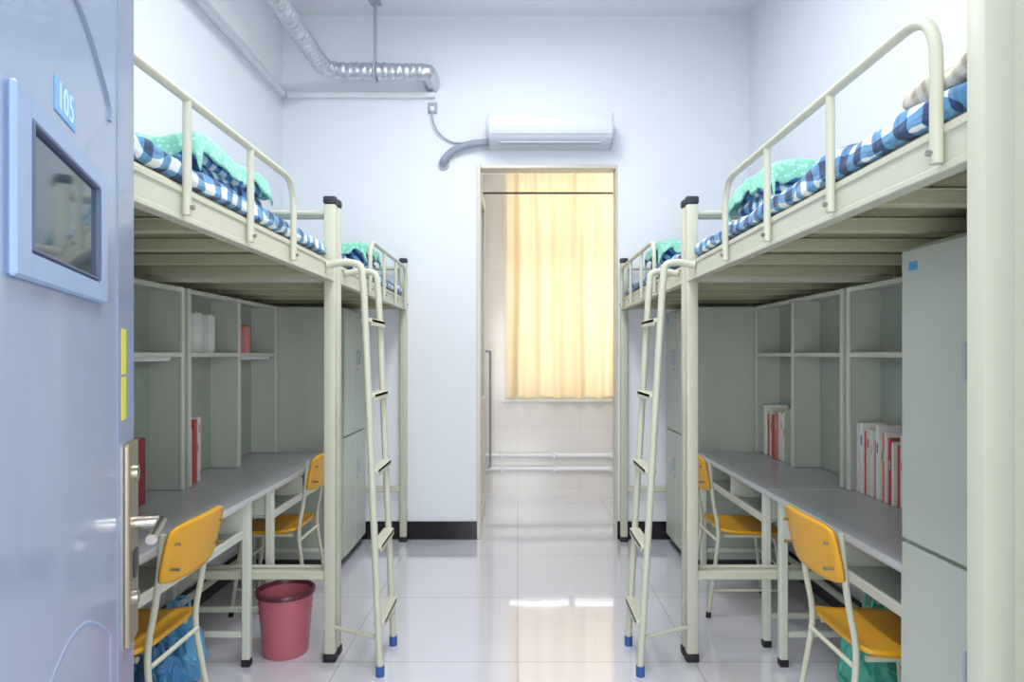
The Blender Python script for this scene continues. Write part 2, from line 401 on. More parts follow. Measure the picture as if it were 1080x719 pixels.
wf = obj('window_frame', b, DOORF, d1)
BEAD = mat('blue_grey_bead', '#5a6984', .5)
b = bm_new()
box(b, i0, i0+.006, .001, .0105, j0, j1, .0015, M=DM); box(b, i1-.006, i1, .001, .0105, j0, j1, .0015, M=DM)
box(b, i0+.006, i1-.006, .001, .0105, j0, j0+.003, .001, M=DM); box(b, i0+.006, i1-.006, .001, .0105, j1-.003, j1, .001, M=DM)
obj('bead', b, BEAD, wf)
PANEM = mat('dark_reflective_pane', '#2c4250', .05, var=.25, vscale=9, spec=.5)
b = bm_new(); box(b, i0+.006, i1-.006, .0005, .004, j0+.003, j1-.003, 0, M=DM); obj('pane', b, PANEM, wf)
# number plate
b = bm_new(); box(b, .424, .518, 0, .0015, 1.690, 1.734, .0005, M=DM); pl = obj('number_plate', b, PLATE, d1)
cu = bpy.data.curves.new('t', 'FONT'); cu.body = '105'; cu.size = .050; cu.extrude = .0003; cu.align_x = 'CENTER'; cu.align_y = 'CENTER'; cu.space_character = 1.1
to = bpy.data.objects.new('t', cu); COL.objects.link(to); bpy.context.view_layer.update()
me = bpy.data.meshes.new_from_object(to.evaluated_get(bpy.context.evaluated_depsgraph_get())); bpy.data.objects.remove(to)
b = bm_new(); b.from_mesh(me)
TM = DM @ Matrix(((-.92, 0, 0, .471), (0, 0, 1, .0019), (0, 1, 0, 1.712), (0, 0, 0, 1)))
b.transform(TM); obj('digits', b, DIGIT, pl)
for za, zb_ in ((1.352, 1.435), (1.27, 1.348)):
    b = bm_new(); box(b, .084, .122, .001, .0032, za, zb_, 0, M=DM); obj('sticker', b, YST, d1)
# lock
b = bm_new(); box(b, .012, .10, 0, .012, .85, 1.225, .004, M=DM, seg=2); lk = obj('lock_plate', b, BRASS, d1)
b = bm_new(); box(b, -.0015, .004, -.036, -.006, .86, 1.20, .0007, M=DM); obj('edge_plate', b, DGREY, d1)
b = bm_new(); tube(b, [(.05, .0, 1.07), (.05, .052, 1.07)], .013, 16, M=DM); tube(b, fillet([(.05, .045, 1.07), (.05, .058, 1.07), (.16, .055, 1.062)], .012), .0095, 12, M=DM)
obj('lever_handle', b, CHROME, lk, smooth=True)
for z_, r_ in ((1.165, .016), (.93, .013)):
    b = bm_new(); tube(b, [(.05, .0, z_), (.05, .018, z_)], r_, 20, M=DM)
    obj('keyhole', b, CHROME, lk, smooth=True)
b = bm_new(); box(b, .032, .068, .012, .016, .97, 1.02, .0015, M=DM); obj('cover_flap', b, DGREY, lk)
for z in (.3, 1.1, 1.9):
    b = bm_new(); tube(b, [(.836, .004, z-.05), (.836, .004, z+.05)], .008, 10, M=DM); obj('hinge', b, CHROME, d1, smooth=True)

# ------------------------------------------------------------------ beds
RZ0, RZ1 = 1.727, 1.800
def bed(sg, X, XW, y0, y1, guard, side, lab, big=False):
    """X: centre of aisle posts (abs), XW: centre of wall posts (abs)"""
    t = thing('loft_bed', lab, 'bed', (sg*(X+XW)/2, (y0+y1)/2, 0), 'steel loft beds')
    def post(x, y, w, h=.0225, zt=2.07, wide=False):
        bv = .004 if wide else .008
        b = bm_new(); box(b, sg*(x-w), sg*(x+w), y-h, y+h, .035, zt, bv, seg=2)
        if wide: box(b, sg*(x+w-.004), sg*(x+w+.05), y-h+.006, y+h-.004, .035, zt, .003, seg=2)
        p = obj('post', b, CREAM, t, smooth=True)
        obj('cap', bx(sg*(x-w-.003), sg*(x+w+.003), y-h-.003, y+h+.003, zt, zt+.035, bev=.008, seg=2), CAP, p, smooth=True)
        obj('foot', bx(sg*(x-w-.003), sg*(x+w+.003), y-h-.003, y+h+.003, 0, .037, bev=.005, seg=2), RUB, p, smooth=True)
    for y in (y0, y1):
        if big and y == y0: post(.783, y, .025, wide=True)
        else: post(X, y, .026)
        post(XW, y, .018)
        for z, r in ((1.755, .03), (2.03, .014), (.39, .02)):
            b = bm_new()
            if z == 2.03: tube(b, [(sg*(X+.025), y, z), (sg*(XW-.018), y, z)], r)
            else: box(b, sg*(X+.025), sg*(XW-.018), y-.015, y+.015, z-r, z+r, .004)
            obj('end_rail', b, CREAM, t, smooth=(z == 2.03))
    # side rails (C channel)
    for x, s_ in ((X, 1), (XW, -1)):
        b = bm_new(); ya, yb = y0+.022, y1-.022
        xo = x-.02*s_; xi = x+.018*s_
        box(b, sg*xo, sg*(xo+.004*s_), ya, yb, RZ0, RZ1, .0015)
        box(b, sg*xo, sg*xi, ya, yb, RZ0-.006, RZ0, .0015)
        box(b, sg*xo, sg*xi, ya, yb, RZ1-.003, RZ1, .0015)
        box(b, sg*(xo-.004*s_), sg*(xo+.001*s_), ya, yb, RZ1-.014, RZ1+.001, .002)
        box(b, sg*(xo-.004*s_), sg*(xo+.001*s_), ya, yb, RZ0-.008, RZ0+.006, .002)
        obj('side_rail', b, CREAM2, t)
    # cross slats + boards
    n = 6
    for k in range(n):
        y = y0+.12+(y1-y0-.24)*k/(n-1)
        b = bm_new(); box(b, sg*(X+.018), sg*(XW-.018), y-.018, y+.018, 1.735, 1.770, .003)
        box(b, sg*(X+.018), sg*(XW-.018), y-.026, y+.026, 1.768, 1.774, .002)
        obj('slat', b, SLAT, t)
    b = bm_new(); m = 6; wd = (XW-X-.05)/m
    for k in range(m):
        xa = X+.022+k*wd; box(b, sg*xa, sg*(xa+wd-.006), y0+.03, y1-.03, 1.776, 1.797, .002)
    obj('bed_board', b, UNDER, t)
    # guard rail
    g0, g1 = guard; xg = X-.033
    pts = fillet([(sg*xg, g0, 1.733), (sg*xg, g0, 2.02), (sg*xg, g1, 2.02), (sg*xg, g1, 1.733)], .10, 8)
    gr = obj('guard_rail', tb(pts, .0115), CREAM2, t, smooth=True)
    for k in (1, 2):
        y = g0+(g1-g0)*k/3; obj('guard_post', tb([(sg*xg, y, 1.733), (sg*xg, y, 2.015)], .0105), CREAM2, gr, smooth=True)
    for k in range(4):
        y = g0+(g1-g0)*k/3; b = bm_new(); tube(b, [(sg*(xg+.005), y, 1.752), (sg*(xg-.018), y, 1.752)], .006, 8)
        obj('bolt', b, CHROME, gr, smooth=True)
    return t
XBL, XWL, XBR, XWR = .85, 1.748, .79, 1.718
N0, N1, F0, F1 = 1.10, 3.015, 3.085, 4.94
bed(-1, XBL, XWL, N0, N1, (1.25, 2.42), 'left', 'cream steel loft bed on the left nearest the open door')
bed(-1, XBL, XWL, F0, F1, (3.68, 4.83), 'left', 'cream steel loft bed on the left against the back wall')
bed(1, XBR, XWR, N0, N1, (1.20, 2.42), 'right', 'cream steel loft bed on the right nearest the camera', big=True)
bed(1, XBR, XWR, F0, F1, (3.68, 4.83), 'right', 'cream steel loft bed on the right against the back wall')

# bedding
def bedding(sg, X, XW, y0, y1, lab, seed, pile, bulge=0):
    xa, xb = X+.012, XW-.03
    t = thing('mattress', 'thin beige mattress '+lab, 'mattress', (sg*(xa+xb)/2, (y0+y1)/2, RZ1+.002), 'mattresses on the loft beds')
    b = bm_new(); soft(b, min(sg*xa, sg*xb), max(sg*xa, sg*xb), y0+.03, y1-.03, RZ1+.002, 1.828, .012, .0004, 5, seed)
    obj('pad', b, STRAW, t, smooth=True, ang=180)
    def warp(w):
        k = max(0, (w.z-1.832)/.07)
        w.z += k*(.018*noise.noise(Vector((w.x*5, w.y*5.5, seed)))+.014*noise.noise(Vector((w.x*13, w.y*14, seed))))
        ae = math.exp(-abs(abs(w.x)-xa)*9)
        w.z += k*bulge*math.exp(-((w.y-y0-.55)/.16)**2)*ae
        w.x += sg*.016*noise.noise(Vector((w.y*9, w.z*14, seed)))*ae
        if abs(w.x) < X-.018: w.x = sg*(X-.018)
        return w
    b = bm_new(); soft(b, min(sg*(xa-.012), sg*xb), max(sg*(xa-.012), sg*xb), y0+.035, y1-.035, 1.830, 1.884, .018, .006, 9, seed+1, n=(44, 44, 44), warp=warp)
    tag(obj('plaid_quilt', b, PLAID, smooth=True, ang=180), 'blue and white plaid quilt spread '+lab, 'quilt', 'plaid quilts on the loft beds')
    (px0, px1, py0, py1, pz) = pile
    zb = 1.912
    q = thing('folded_quilt', 'folded plaid quilt under a green lace cover '+lab, 'bedding', (sg*(px0+px1)/2, (py0+py1)/2, zb), 'folded quilts with green covers')
    b = bm_new()
    nl = 3; dz = (pz-zb)/nl
    for k in range(nl): soft(b, min(sg*px0, sg*px1), max(sg*px0, sg*px1), py0, py1, zb-.005+dz*k, zb+dz*(k+1)+.004, dz*.5, .012, 8, seed+k, n=(14, 14, 14), flat=False)
    obj('folded_layers', b, PLAID, q, smooth=True, ang=180)
    b = bm_new(); n = 54; g = []
    hx, hy = (px1-px0)/2+.012, (py1-py0)/2+.014; cx, cy = (px0+px1)/2, (py0+py1)/2
    for j in range(n+1):
        row = []
        for i in range(n+1):
            hg = .065+.05*noise.noise(Vector((i*.12, j*.12, seed*5)))
            u = (i/n*2-1)*(hx+hg); v = (j/n*2-1)*(hy+hg)
            ox = max(0, abs(u)-hx); oy = max(0, abs(v)-hy)
            x = max(-hx, min(hx, u)); y = max(-hy, min(hy, v)); z = pz+.016-(ox+oy)
            if ox: x += math.copysign(.02*(1-math.exp(-ox*20)), u)
            if oy: y += math.copysign(.02*(1-math.exp(-oy*20)), v)
            z += .024*noise.noise(Vector((x*6+seed, y*6, 0)))-.02*((x/hx)**4+(y/hy)**4)*.5
            if ox: x += .012*noise.noise(Vector((z*9, y*24, seed)))
            if oy: y += .012*noise.noise(Vector((z*9, x*24, seed)))
            row.append(b.verts.new((sg*(cx+x), cy+y, max(z, 1.925))))
        g.append(row)
    for j in range(n):
        for i in range(n): b.faces.new((g[j][i], g[j][i+1], g[j+1][i+1], g[j+1][i]))
    o = obj('lace_cover', b, LACE, q, smooth=True, ang=180)
    md = o.modifiers.new('thick', 'SOLIDIFY'); md.thickness = .006; md.offset = 1
bedding(-1, XBL, XWL, N0, N1, 'on the left bed nearest the door', 1, (1.09, 1.55, 2.25, 2.86, 2.125))
bedding(-1, XBL, XWL, F0, F1, 'on the left bed by the back wall', 2, (1.00, 1.36, 4.30, 4.70, 2.10))
bedding(1, XBR, XWR, N0, N1, 'on the right bed nearest the camera', 3, (.96, 1.26, 2.45, 2.90, 2.095), bulge=.03)
bedding(1, XBR, XWR, F0, F1, 'on the right bed by the back wall', 4, (.92, 1.24, 4.20, 4.62, 2.10))
fb = thing('folded_blanket', 'beige checked blanket folded at the near end of the right bed', 'blanket', (1.0, 1.27, 1.896))
def fw(w):
    w.z += .010*math.sin(w.y*38+w.x*9)*max(0, min(1, (w.z-1.90)/.03)); return w
b = bm_new(); soft(b, .815, 1.20, 1.14, 1.42, 1.897, 1.950, .026, .012, 11, 21, n=(30, 30, 30), warp=fw)
obj('blanket_body', b, FLORAL, fb, smooth=True, ang=180)

# ------------------------------------------------------------------ ladders
def ladder(sg, XB, xt, xf, lab):
    t = thing('bunk_ladder', lab, 'ladder', (sg*(xt+xf)/2, 3.02, 0), 'ladders between the beds')
    for y in (2.87, 3.175):
        r = obj('side_rail', tb(fillet([(sg*(XB-.026), y, 1.775), (sg*(XB-.10), y, 1.79), (sg*(xt+.01), y, 1.78), (sg*xt, y, 1.66), (sg*xf, y, .03)], .05, 6), .0155), CREAM2, t, smooth=True)
        obj('foot', tb([(sg*xf, y, 0), (sg*xf, y, .045)], .019), BFOOT, r, smooth=True)
    for k in range(5):
        z = .225+k*.328; x = xf+(xt-xf)*z/1.66
        b = bm_new(); box(b, sg*(x-.028), sg*(x+.022), 2.876, 3.169, z-.008, z+.010, .003); box(b, sg*(x-.028), sg*(x-.022), 2.88, 3.165, z-.022, z+.008, .002)
        obj('tread', b, CREAM2, t)
    x = xf+(xt-xf)*.16/1.66
    obj('brace', tb([(sg*(x+.012), 2.885, .16), (sg*(XB-.030), 2.99, .16)], .009), CREAM2, t, smooth=True)
ladder(-1, XBL, .665, .595, 'cream metal ladder leaning on the left beds')
ladder(1, XBR, .625, .53, 'cream metal ladder leaning on the right beds')

# ------------------------------------------------------------------ desks with hutches
def desk(sg, XF, XWALL, y0, y1, lab, lf=.05):
    xb = XWALL
    t = thing('study_desk', lab, 'desk', (sg*(XF+xb)/2, (y0+y1)/2, 0), 'desks with shelf hutches')
    dt_ = obj('desktop', bx(sg*XF, sg*xb, y0+.001, y1-.001, .733, .760, bev=.005, seg=2), DESK, t)
    b = bm_new(); box(b, sg*(XF-.0015), sg*(XF+.002), y0+.002, y1-.002, .736, .757, .001)
    for y in (y0+.0005, y1-.0005): box(b, sg*(XF+.004), sg*(xb-.2), y-.0005, y+.0005, .737, .7565)
    obj('edge_band', b, DEDGE, dt_)
    for x in (XF+.03, xb-.03):
        for y in (y0+lf, y1-.135 if y1 < 3.2 else y1-.05):
            l = obj('leg', bx(sg*(x-.0175), sg*(x+.0175), y-.0175, y+.0175, .03, .733, bev=.004), EDGE, t)
            obj('foot', bx(sg*(x-.019), sg*(x+.019), y-.019, y+.019, 0, .032, bev=.003), RUB, l)
    ya, yb = y0+lf+.021, (y1-.156 if y1 < 3.2 else y1-.071)
    obj('storage_tray', bx(sg*(XF+.035), sg*(xb-.1), ya, yb, .585, .597, bev=.002), GREY, t)
    b = bm_new(); box(b, sg*(XF+.03), sg*(XF+.045), ya, yb, .575, .612, .003); box(b, sg*(XF+.03), sg*(XF+.045), ya, yb, .712, .733, .003)
    for y in (ya+.01, (ya+yb)/2, yb-.01): box(b, sg*(XF+.032), sg*(xb-.1), y-.004, y+.004, .597, .733, .001)
    obj('tray_frame', b, EDGE, t)
    b = bm_new(); box(b, sg*(xb-.04), sg*(xb-.015), ya, yb, .12, .15, .003)
    for y in (ya-.015, yb+.015): box(b, sg*(XF+.05), sg*(xb-.05), y-.010, y+.010, .13, .155, .003)
    obj('stretcher', b, EDGE, t)
    # hutch
    xf = 1.535 if sg > 0 else 1.555; zt = 1.70; zb = .762; zs = 1.388
    h0, h1 = y0+.012, y1-.012; ym = (h0+h1)/2; th = .016
    obj('back_panel', bx(sg*(xb-.012), sg*(xb-.002), h0, h1, zb, zt, bev=.001), GREYB, t)
    for y in (h0+th/2, h1-th/2): obj('side_panel', bx(sg*(xf+.004), sg*(xb-.012), y-th/2, y+th/2, zb, zt, bev=.001), GREY, t)
    obj('divider', bx(sg*(xf+.004), sg*(xb-.012), ym-.007, ym+.007, zb, zt-.012, bev=.001), GREY, t)
    for a, c in ((h0+th, ym-.007), (ym+.007, h1-th)): obj('shelf', bx(sg*(xf+.004), sg*(xb-.012), a, c, zs-.008, zs+.008, bev=.001), GREY, t)
    obj('top_panel', bx(sg*(xf+.004), sg*(xb-.012), h0+th, h1-th, zt-.012, zt, bev=.001), GREY, t)
    b = bm_new(); fx0, fx1 = xf-.008, xf+.004
    for y in (h0+.013, h1-.013, ym): box(b, sg*fx0, sg*fx1, y-.0125, y+.0125, zb, zt, .002)
    for z in (zt-.012, zs): 
        for a, c in ((h0+.026, ym-.0125), (ym+.0125, h1-.026)): box(b, sg*(fx0+.001), sg*fx1, a, c, z-.011, z+.011, .002)
    obj('front_frame', b, EDGE, t)
desk(-1, 1.18, 1.722, 1.957, 3.10, 'grey desk with shelf hutch under the left bed nearest the door')
desk(-1, 1.18, 1.722, 3.112, 4.285, 'grey desk with shelf hutch under the left bed beside the back wardrobe', lf=.13)
desk(1, 1.155, 1.695, 1.957, 3.10, 'grey desk with shelf hutch on the right beside the nearest tall wardrobe')
desk(1, 1.155, 1.695, 3.112, 4.285, 'grey desk with shelf hutch on the right by the back wardrobe')

# ------------------------------------------------------------------ wardrobes
def wardrobe(sg, XF, xb, y0, y1, lab):
    t = thing('wardrobe', lab, 'wardrobe', (sg*(XF+xb)/2, (y0+y1)/2, 0), 'steel wardrobes under the beds')
    zt = 1.70; ysp = y0+.30
    obj('body', bx(sg*(XF+.018), sg*xb, y0, y1, .06, zt, bev=.006, seg=2), GREY, t)
    obj('plinth', bx(sg*(XF+.04), sg*(xb-.03), y0+.02, y1-.02, 0, .06), DGREY, t)
    for z0, z1, hz in ((.075, .845, .62), (.857, zt-.012, 1.37)):
        for ya, yb, hy, hnd in ((y0+.008, ysp-.003, ysp-.03, False), (ysp+.003, y1-.008, ysp+.03, True)):
            d = obj('door', bx(sg*XF, sg*(XF+.017), ya, yb, z0, z1, bev=.004, seg=2), GREY, t)
            if hnd:
                b = bm_new(); box(b, sg*(XF-.004), sg*(XF+.002), hy-.014, hy+.014, hz-.055, hz+.055, .004, seg=2)
                tube(b, fillet([(sg*XF, hy, hz-.045), (sg*(XF-.022), hy, hz-.045), (sg*(XF-.022), hy, hz+.045), (sg*XF, hy, hz+.045)], .012), .005)
                obj('handle', b, GPL, d, smooth=True)
                b = bm_new(); tube(b, [(sg*(XF+.002), hy, hz-.085), (sg*(XF-.005), hy, hz-.085)], .009, 14); obj('lock', b, CHROME, d, smooth=True)
    obj('number_sticker', bx(sg*(XF-.001), sg*(XF+.001), y1-.085, y1-.045, 1.628, 1.652), STK, t)
wardrobe(-1, 1.12, 1.722, 1.30, 1.945, 'tall grey steel wardrobe behind the open entry door')
wardrobe(-1, 1.12, 1.722, 4.297, 4.90, 'tall grey steel wardrobe in the left back corner under the bed')
wardrobe(1, 1.12, 1.695, 1.30, 1.945, 'tall grey steel wardrobe on the right nearest the camera')
wardrobe(1, 1.095, 1.695, 4.297, 4.90, 'tall grey steel wardrobe in the right back corner under the bed')

# ------------------------------------------------------------------ chairs
def chair(sg, XB, yc, lab, w=.38):
    """XB: |x| of the backrest; chair faces the side wall"""
    t = thing('student_chair', lab, 'chair', (sg*(XB+.2), yc, 0), 'yellow chairs at the desks')
    hw = w/2
    def P(u, v, z): return (sg*(XB+u), yc+v, z)
    b = bm_new(); n = 14; g = []
    for j in range(n+1):
        row = []
        for i in range(n+1):
            u = .03+.36*i/n; v = (j/n*2-1)*hw
            k = (2*i/n-1); kk = (2*j/n-1)
            v *= 1-.07*max(0, k)**4-.04*abs(k)**6
            z = .448-.012*(1-kk*kk)*(1-k*k)-.018*max(0, k)**3+.012*max(0, -k)**3
            u2 = u-.02*abs(kk)**5*(1 if i > n/2 else -1)*abs(k)
            row.append(b.verts.new(P(u2, v, z)))
        g.append(row)
    for j in range(n):
        for i in range(n): b.faces.new((g[j][i], g[j][i+1], g[j+1][i+1], g[j+1][i]))
    o = obj('seat', b, YEL, t, smooth=True, ang=180)
    md = o.modifiers.new('s', 'SOLIDIFY'); md.thickness = .014; md.offset = 0
    b = bm_new(); g = []
    for j in range(n+1):
        row = []
        for i in range(n+1):
            kz = i/n*2-1; kk = j/n*2-1
            z = .755+.095*kz*(1-.16*abs(kk)**5); v = kk*hw*(1-.06*abs(kz)**4)
            u = -.028-.035*(kz*.5+.5)+.022*kk*kk-.016
            row.append(b.verts.new(P(u, v, z)))
        g.append(row)
    for j in range(n):
        for i in range(n): b.faces.new((g[j][i], g[j][i+1], g[j+1][i+1], g[j+1][i]))
    o = obj('backrest', b, YEL, t, smooth=True, ang=180)
    md = o.modifiers.new('s', 'SOLIDIFY'); md.thickness = .012; md.offset = 0
    for s_ in (-1, 1):
        v = s_*(hw-.035); vo = s_*(hw-.01)
        bl = obj('back_leg', tb(fillet([P(-.02, v, .82), P(-.002, v, .62), P(.035, v, .44), P(-.03, vo, .015)], .10, 8), .0105), CREAM2, t, smooth=True)
        fl = obj('front_leg', tb(fillet([P(.06, v, .425), P(.33, v, .425), P(.38, vo, .015)], .05, 6), .0105), CREAM2, t, smooth=True)
        obj('foot_cap', tb([P(-.0325, vo, 0), P(-.029, vo, .03)], .0135), RUB, bl, smooth=True)
        obj('foot_cap', tb([P(.382, vo, 0), P(.378, vo, .03)], .0135), RUB, fl, smooth=True)
        obj('stretcher', tb([P(-.012, s_*(hw-.017), .14), P(.362, s_*(hw-.017), .14)], .007), CREAM2, t, smooth=True)
        for z in (.71, .79): obj('rivet', tb([P(-.075, s_*(hw-.035), z), P(-.03, s_*(hw-.035), z)], .005, 8), CHROME, t, smooth=True)
    obj('cross_bar', tb([P(.02, -hw+.035, .40), P(.02, hw-.035, .40)], .008), CREAM2, t, smooth=True)
    obj('cross_bar', tb([P(.345, -hw+.03, .27), P(.345, hw-.03, .27)], .008), CREAM2, t, smooth=True)
chair(-1, 1.14, 2.25, 'yellow chair on the left nearest the open door')
chair(-1, 1.14, 3.70, 'yellow chair on the left seen behind the bed post')
chair(1, 1.045, 2.26, 'yellow chair on the right nearest the camera')
chair(1, 1.04, 3.69, 'yellow chair on the right partly hidden by the bed post')

# ------------------------------------------------------------------ trash bin
bc = (-1.085, 3.105, 0)
bn = thing('waste_bin', 'pink plastic waste bin with dark rim beside the left desk', 'waste bin', bc)
b = bm_new(); lathe(b, [(.001, .004), (.092, .004), (.098, .0), (.102, .01), (.125, .285), (.121, .285), (.098, .012), (.001, .012)], bc)
obj('bucket', b, PINK, bn, smooth=True)
b = bm_new(); lathe(b, [(.122, .280), (.132, .276), (.135, .290), (.131, .298), (.121, .298), (.118, .280), (.122, .280)], bc); obj('rim', b, BINR, bn, smooth=True)
for z in (.20, .235): 
    b = bm_new(); rr = .102+.023*(z/.285); lathe(b, [(rr-.002, z-.004), (rr+.003, z), (rr-.002, z+.004)], bc)
    obj('ridge', b, PINK, bn, smooth=True)

# ------------------------------------------------------------------ books
ords = ['first', 'second', 'third', 'fourth', 'fifth', 'sixth', 'seventh', 'eighth', 'ninth', 'tenth', 'eleventh', 'twelfth', 'thirteenth', 'fourteenth', 'fifteenth', 'sixteenth', 'seventeenth', 'eighteenth', 'nineteenth', 'twentieth']
bm_cache = {}
def bookmat(n, h):
    if n not in bm_cache: bm_cache[n] = mat(n.replace(' ', '_')+'_book_cover', h, .4, var=.08, vscale=30)
    return bm_cache[n]
BC = {'red': '#c34a42', 'white': '#e9e9e6', 'cream': '#ded6c2', 'orange': '#d57e5c', 'dark blue': '#3c5a88', 'grey': '#a4a8aa', 'maroon': '#8a2434', 'pink': '#e0949c', 'pale green': '#a9c0a6', 'brown': '#8a5a3c', 'pale grey': '#cfd2d0'}
def book(sg, xs, y, z, th, dep, hgt, cname, lab, group, plain=False):
    m = bookmat(cname, BC[cname])
    t = thing('book', lab, 'book', (sg*(xs+dep/2), y+th/2, z), group)
    b = bm_new(); c = .0018
    box(b, sg*xs, sg*(xs+c), y, y+th, z, z+hgt, 0)
    box(b, sg*(xs+c), sg*(xs+dep), y, y+c, z, z+hgt, 0); box(b, sg*(xs+c), sg*(xs+dep), y+th-c, y+th, z, z+hgt, 0)
    obj('cover', b, m, t)
    b = bm_new(); box(b, sg*(xs+c), sg*(xs+dep-.004), y+c, y+th-c, z+.003, z+hgt-.003, 0); obj('pages', b, PAGE, t)
    if th > .017 and not plain and random.random() < .7:
        a = random.uniform(.5, .8)
        b = bm_new(); box(b, sg*(xs-.0006), sg*(xs+.0002), y+th*.32, y+th*.68, z+hgt*a, z+hgt*(a+.14), 0)
        n2 = 'cream' if cname in ('red', 'maroon', 'dark blue', 'orange', 'brown') else random.choice(['grey', 'dark blue', 'red'])
        obj('spine_label', b, bookmat(n2, BC[n2]), t)
def row(sg, xs, ystart, z, cols, hr, dep, where, group, tr=(.016, .034), lim=None, plain=False):
    y = ystart
    for i, c in enumerate(cols):
        th = random.uniform(*tr)
        if lim and y+th > lim: break
        book(sg, xs+random.uniform(0, .018), y, z, th, dep-.018, random.uniform(*hr), c, f'{c} book, {ords[i]} from the near end {where}', group, plain)
        y += th+.0012
row(1, 1.55, 2.64, .7625, ['white', 'red', 'cream', 'white', 'red', 'white', 'pale grey', 'red', 'white', 'orange', 'cream', 'white', 'red', 'pale grey', 'white', 'cream', 'red', 'white', 'red', 'white'], (.25, .32), .125, 'of the row on the right near desk', 'books on the right near desk', tr=(.012, .028), lim=3.06)
row(1, 1.55, 3.74, .7625, ['white', 'red', 'cream', 'pale green', 'grey', 'white', 'white', 'red', 'white', 'orange', 'grey', 'red', 'cream', 'white', 'red', 'cream', 'white', 'pale grey', 'red', 'white'], (.25, .32), .125, 'of the row on the right back desk', 'books on the right back desk', tr=(.015, .036), lim=4.24)
row(-1, 1.57, 3.15, 1.397, ['white', 'pale grey', 'white', 'white', 'pale grey', 'white', 'white', 'white'], (.185, .20), .125, 'on the left upper shelf', 'white books on the left upper shelf', tr=(.035, .055), lim=3.5, plain=True)
book(-1, 1.555, 3.80, 1.397, .028, .12, .15, 'pink', 'small pink book in the upper far cell of the left back hutch', 'small books in the upper far cell')
book(-1, 1.555, 3.83, 1.397, .026, .12, .165, 'orange', 'small orange book in the upper far cell of the left back hutch', 'small books in the upper far cell')
row(-1, 1.57, 3.15, .7625, ['cream', 'red', 'white', 'red', 'cream', 'white'], (.25, .32), .12, 'standing on the left back desk', 'books on the left back desk', tr=(.012, .03), lim=3.4)
row(-1, 1.56, 2.70, .7625, ['maroon', 'maroon'], (.26, .29), .12, 'standing on the left near desk', 'books on the left near desk', tr=(.04, .055), plain=True)

# lamps below the shelves on the left
for y0, y1, lab in ((2.62, 3.02, 'thin white strip lamp under the shelf of the left near hutch'), (3.80, 4.22, 'thin white strip lamp under the shelf of the left back hutch')):
    t = thing('strip_lamp', lab, 'lamp', (-1.60, (y0+y1)/2, 1.36), 'strip lamps under the hutch shelves')
    obj('housing', bx(-1.615, -1.575, y0, y1, 1.368, 1.3795, bev=.003), WPL, t)
    obj('diffuser', bx(-1.612, -1.578, y0+.01, y1-.01, 1.360, 1.368, bev=.002), OPAL, t)

# things on the floor under the desks
def bag(c, sx, sy, h, m, lab, seed):
    t = thing('plastic_bag', lab, 'bag', c)
    def warp(w):
        k = max(0, w.z/h); f = 1-.55*k**2
        return Vector((c[0]+(w.x-c[0])*f, c[1]+(w.y-c[1])*f, w.z))
    b = bm_new(); soft(b, c[0]-sx, c[0]+sx, c[1]-sy, c[1]+sy, 0.001, h, .12, .05, 14, seed, n=(26, 26, 26), warp=warp); obj('bag_body', b, m, t, smooth=True, ang=180)
    for s_ in (-1, 1):
        b = bm_new(); tube(b, fillet([(c[0]-.04, c[1]+s_*.02, h-.05), (c[0]-.03, c[1]+s_*.03, h+.05), (c[0]+.03, c[1]+s_*.03, h+.05), (c[0]+.04, c[1]+s_*.02, h-.05)], .04), .006, 8)
        obj('bag_handle', b, m, t, smooth=True)
bag((-1.44, 2.82, 0), .12, .09, .30, BLUEB, 'crumpled light blue plastic bag on the floor under the left near desk', 5)
bag((-1.40, 2.58, 0), .12, .11, .24, BLUEC, 'darker blue plastic bag on the floor behind the left near chair', 8)
bag((1.44, 2.66, 0), .14, .14, .38, TEAL, 'teal plastic bag on the floor under the right near desk', 9)

# ------------------------------------------------------------------ ducts, air conditioner, cables
dt = thing('ventilation_duct', 'silver foil ventilation duct hanging near the ceiling on the left', 'duct', (-1.39, 4.85, 3.38))
path = chunk(fillet([(-1.39, 1.2, 3.44), (-1.39, 4.80, 3.44), (-.67, 4.80, 3.43)], .14, 10), .010)
def crk(i):
    base = .058+.0035*math.sin(i*1.25)
    return lambda k: base+.005*noise.noise(Vector((math.cos(k*math.pi/12)*1.5, math.sin(k*math.pi/12)*1.5, i*.22)))
obj('flexible_pipe', tb(path, .06, 24, rf=crk), SILV, dt, smooth=True, ang=30)
p2 = chunk(fillet([(-.71, 4.80, 3.432), (-.65, 4.80, 3.43), (-.64, 4.88, 3.42), (-.64, 4.998, 3.42)], .06, 6), .012)
obj('end_elbow', tb(p2, .066, 24, rf=lambda i: .058+.002*math.sin(i*1.4)), SILV, dt, smooth=True, ang=30)
b = bm_new(); tube(b, [(-1.03, 4.80, 3.49), (-1.03, 4.80, ZC-.001)], .011, 12)
obj('hanger_rod', b, GPL, dt, smooth=True)
obj('ceiling_plate', bx(-1.07, -.99, 4.76, 4.84, ZC-.012, ZC-.0005, bev=.003), GPL, dt)
ring = [(-1.03, 4.80+.068*math.cos(2*math.pi*k/24), 3.435+.068*math.sin(2*math.pi*k/24)) for k in range(25)]
obj('clamp_ring', tb(ring, .010, 8), GPL, dt, smooth=True)
t = thing('cable_trunking', 'white cable trunking along the wall below the silver duct', 'trunking', (-1.2, 4.98, 3.33))
obj('back_run', bx(XL+.04, -.62, YB-.04, YB-.0005, 3.315, 3.355, bev=.004), WPL, t)
obj('side_run', bx(XL+.0005, XL+.04, 1.0, YB-.041, 3.315, 3.355, bev=.004), WPL, t)
t = thing('wall_socket', 'small white wall socket at the end of the duct', 'socket', (-.64, 4.99, 3.24))
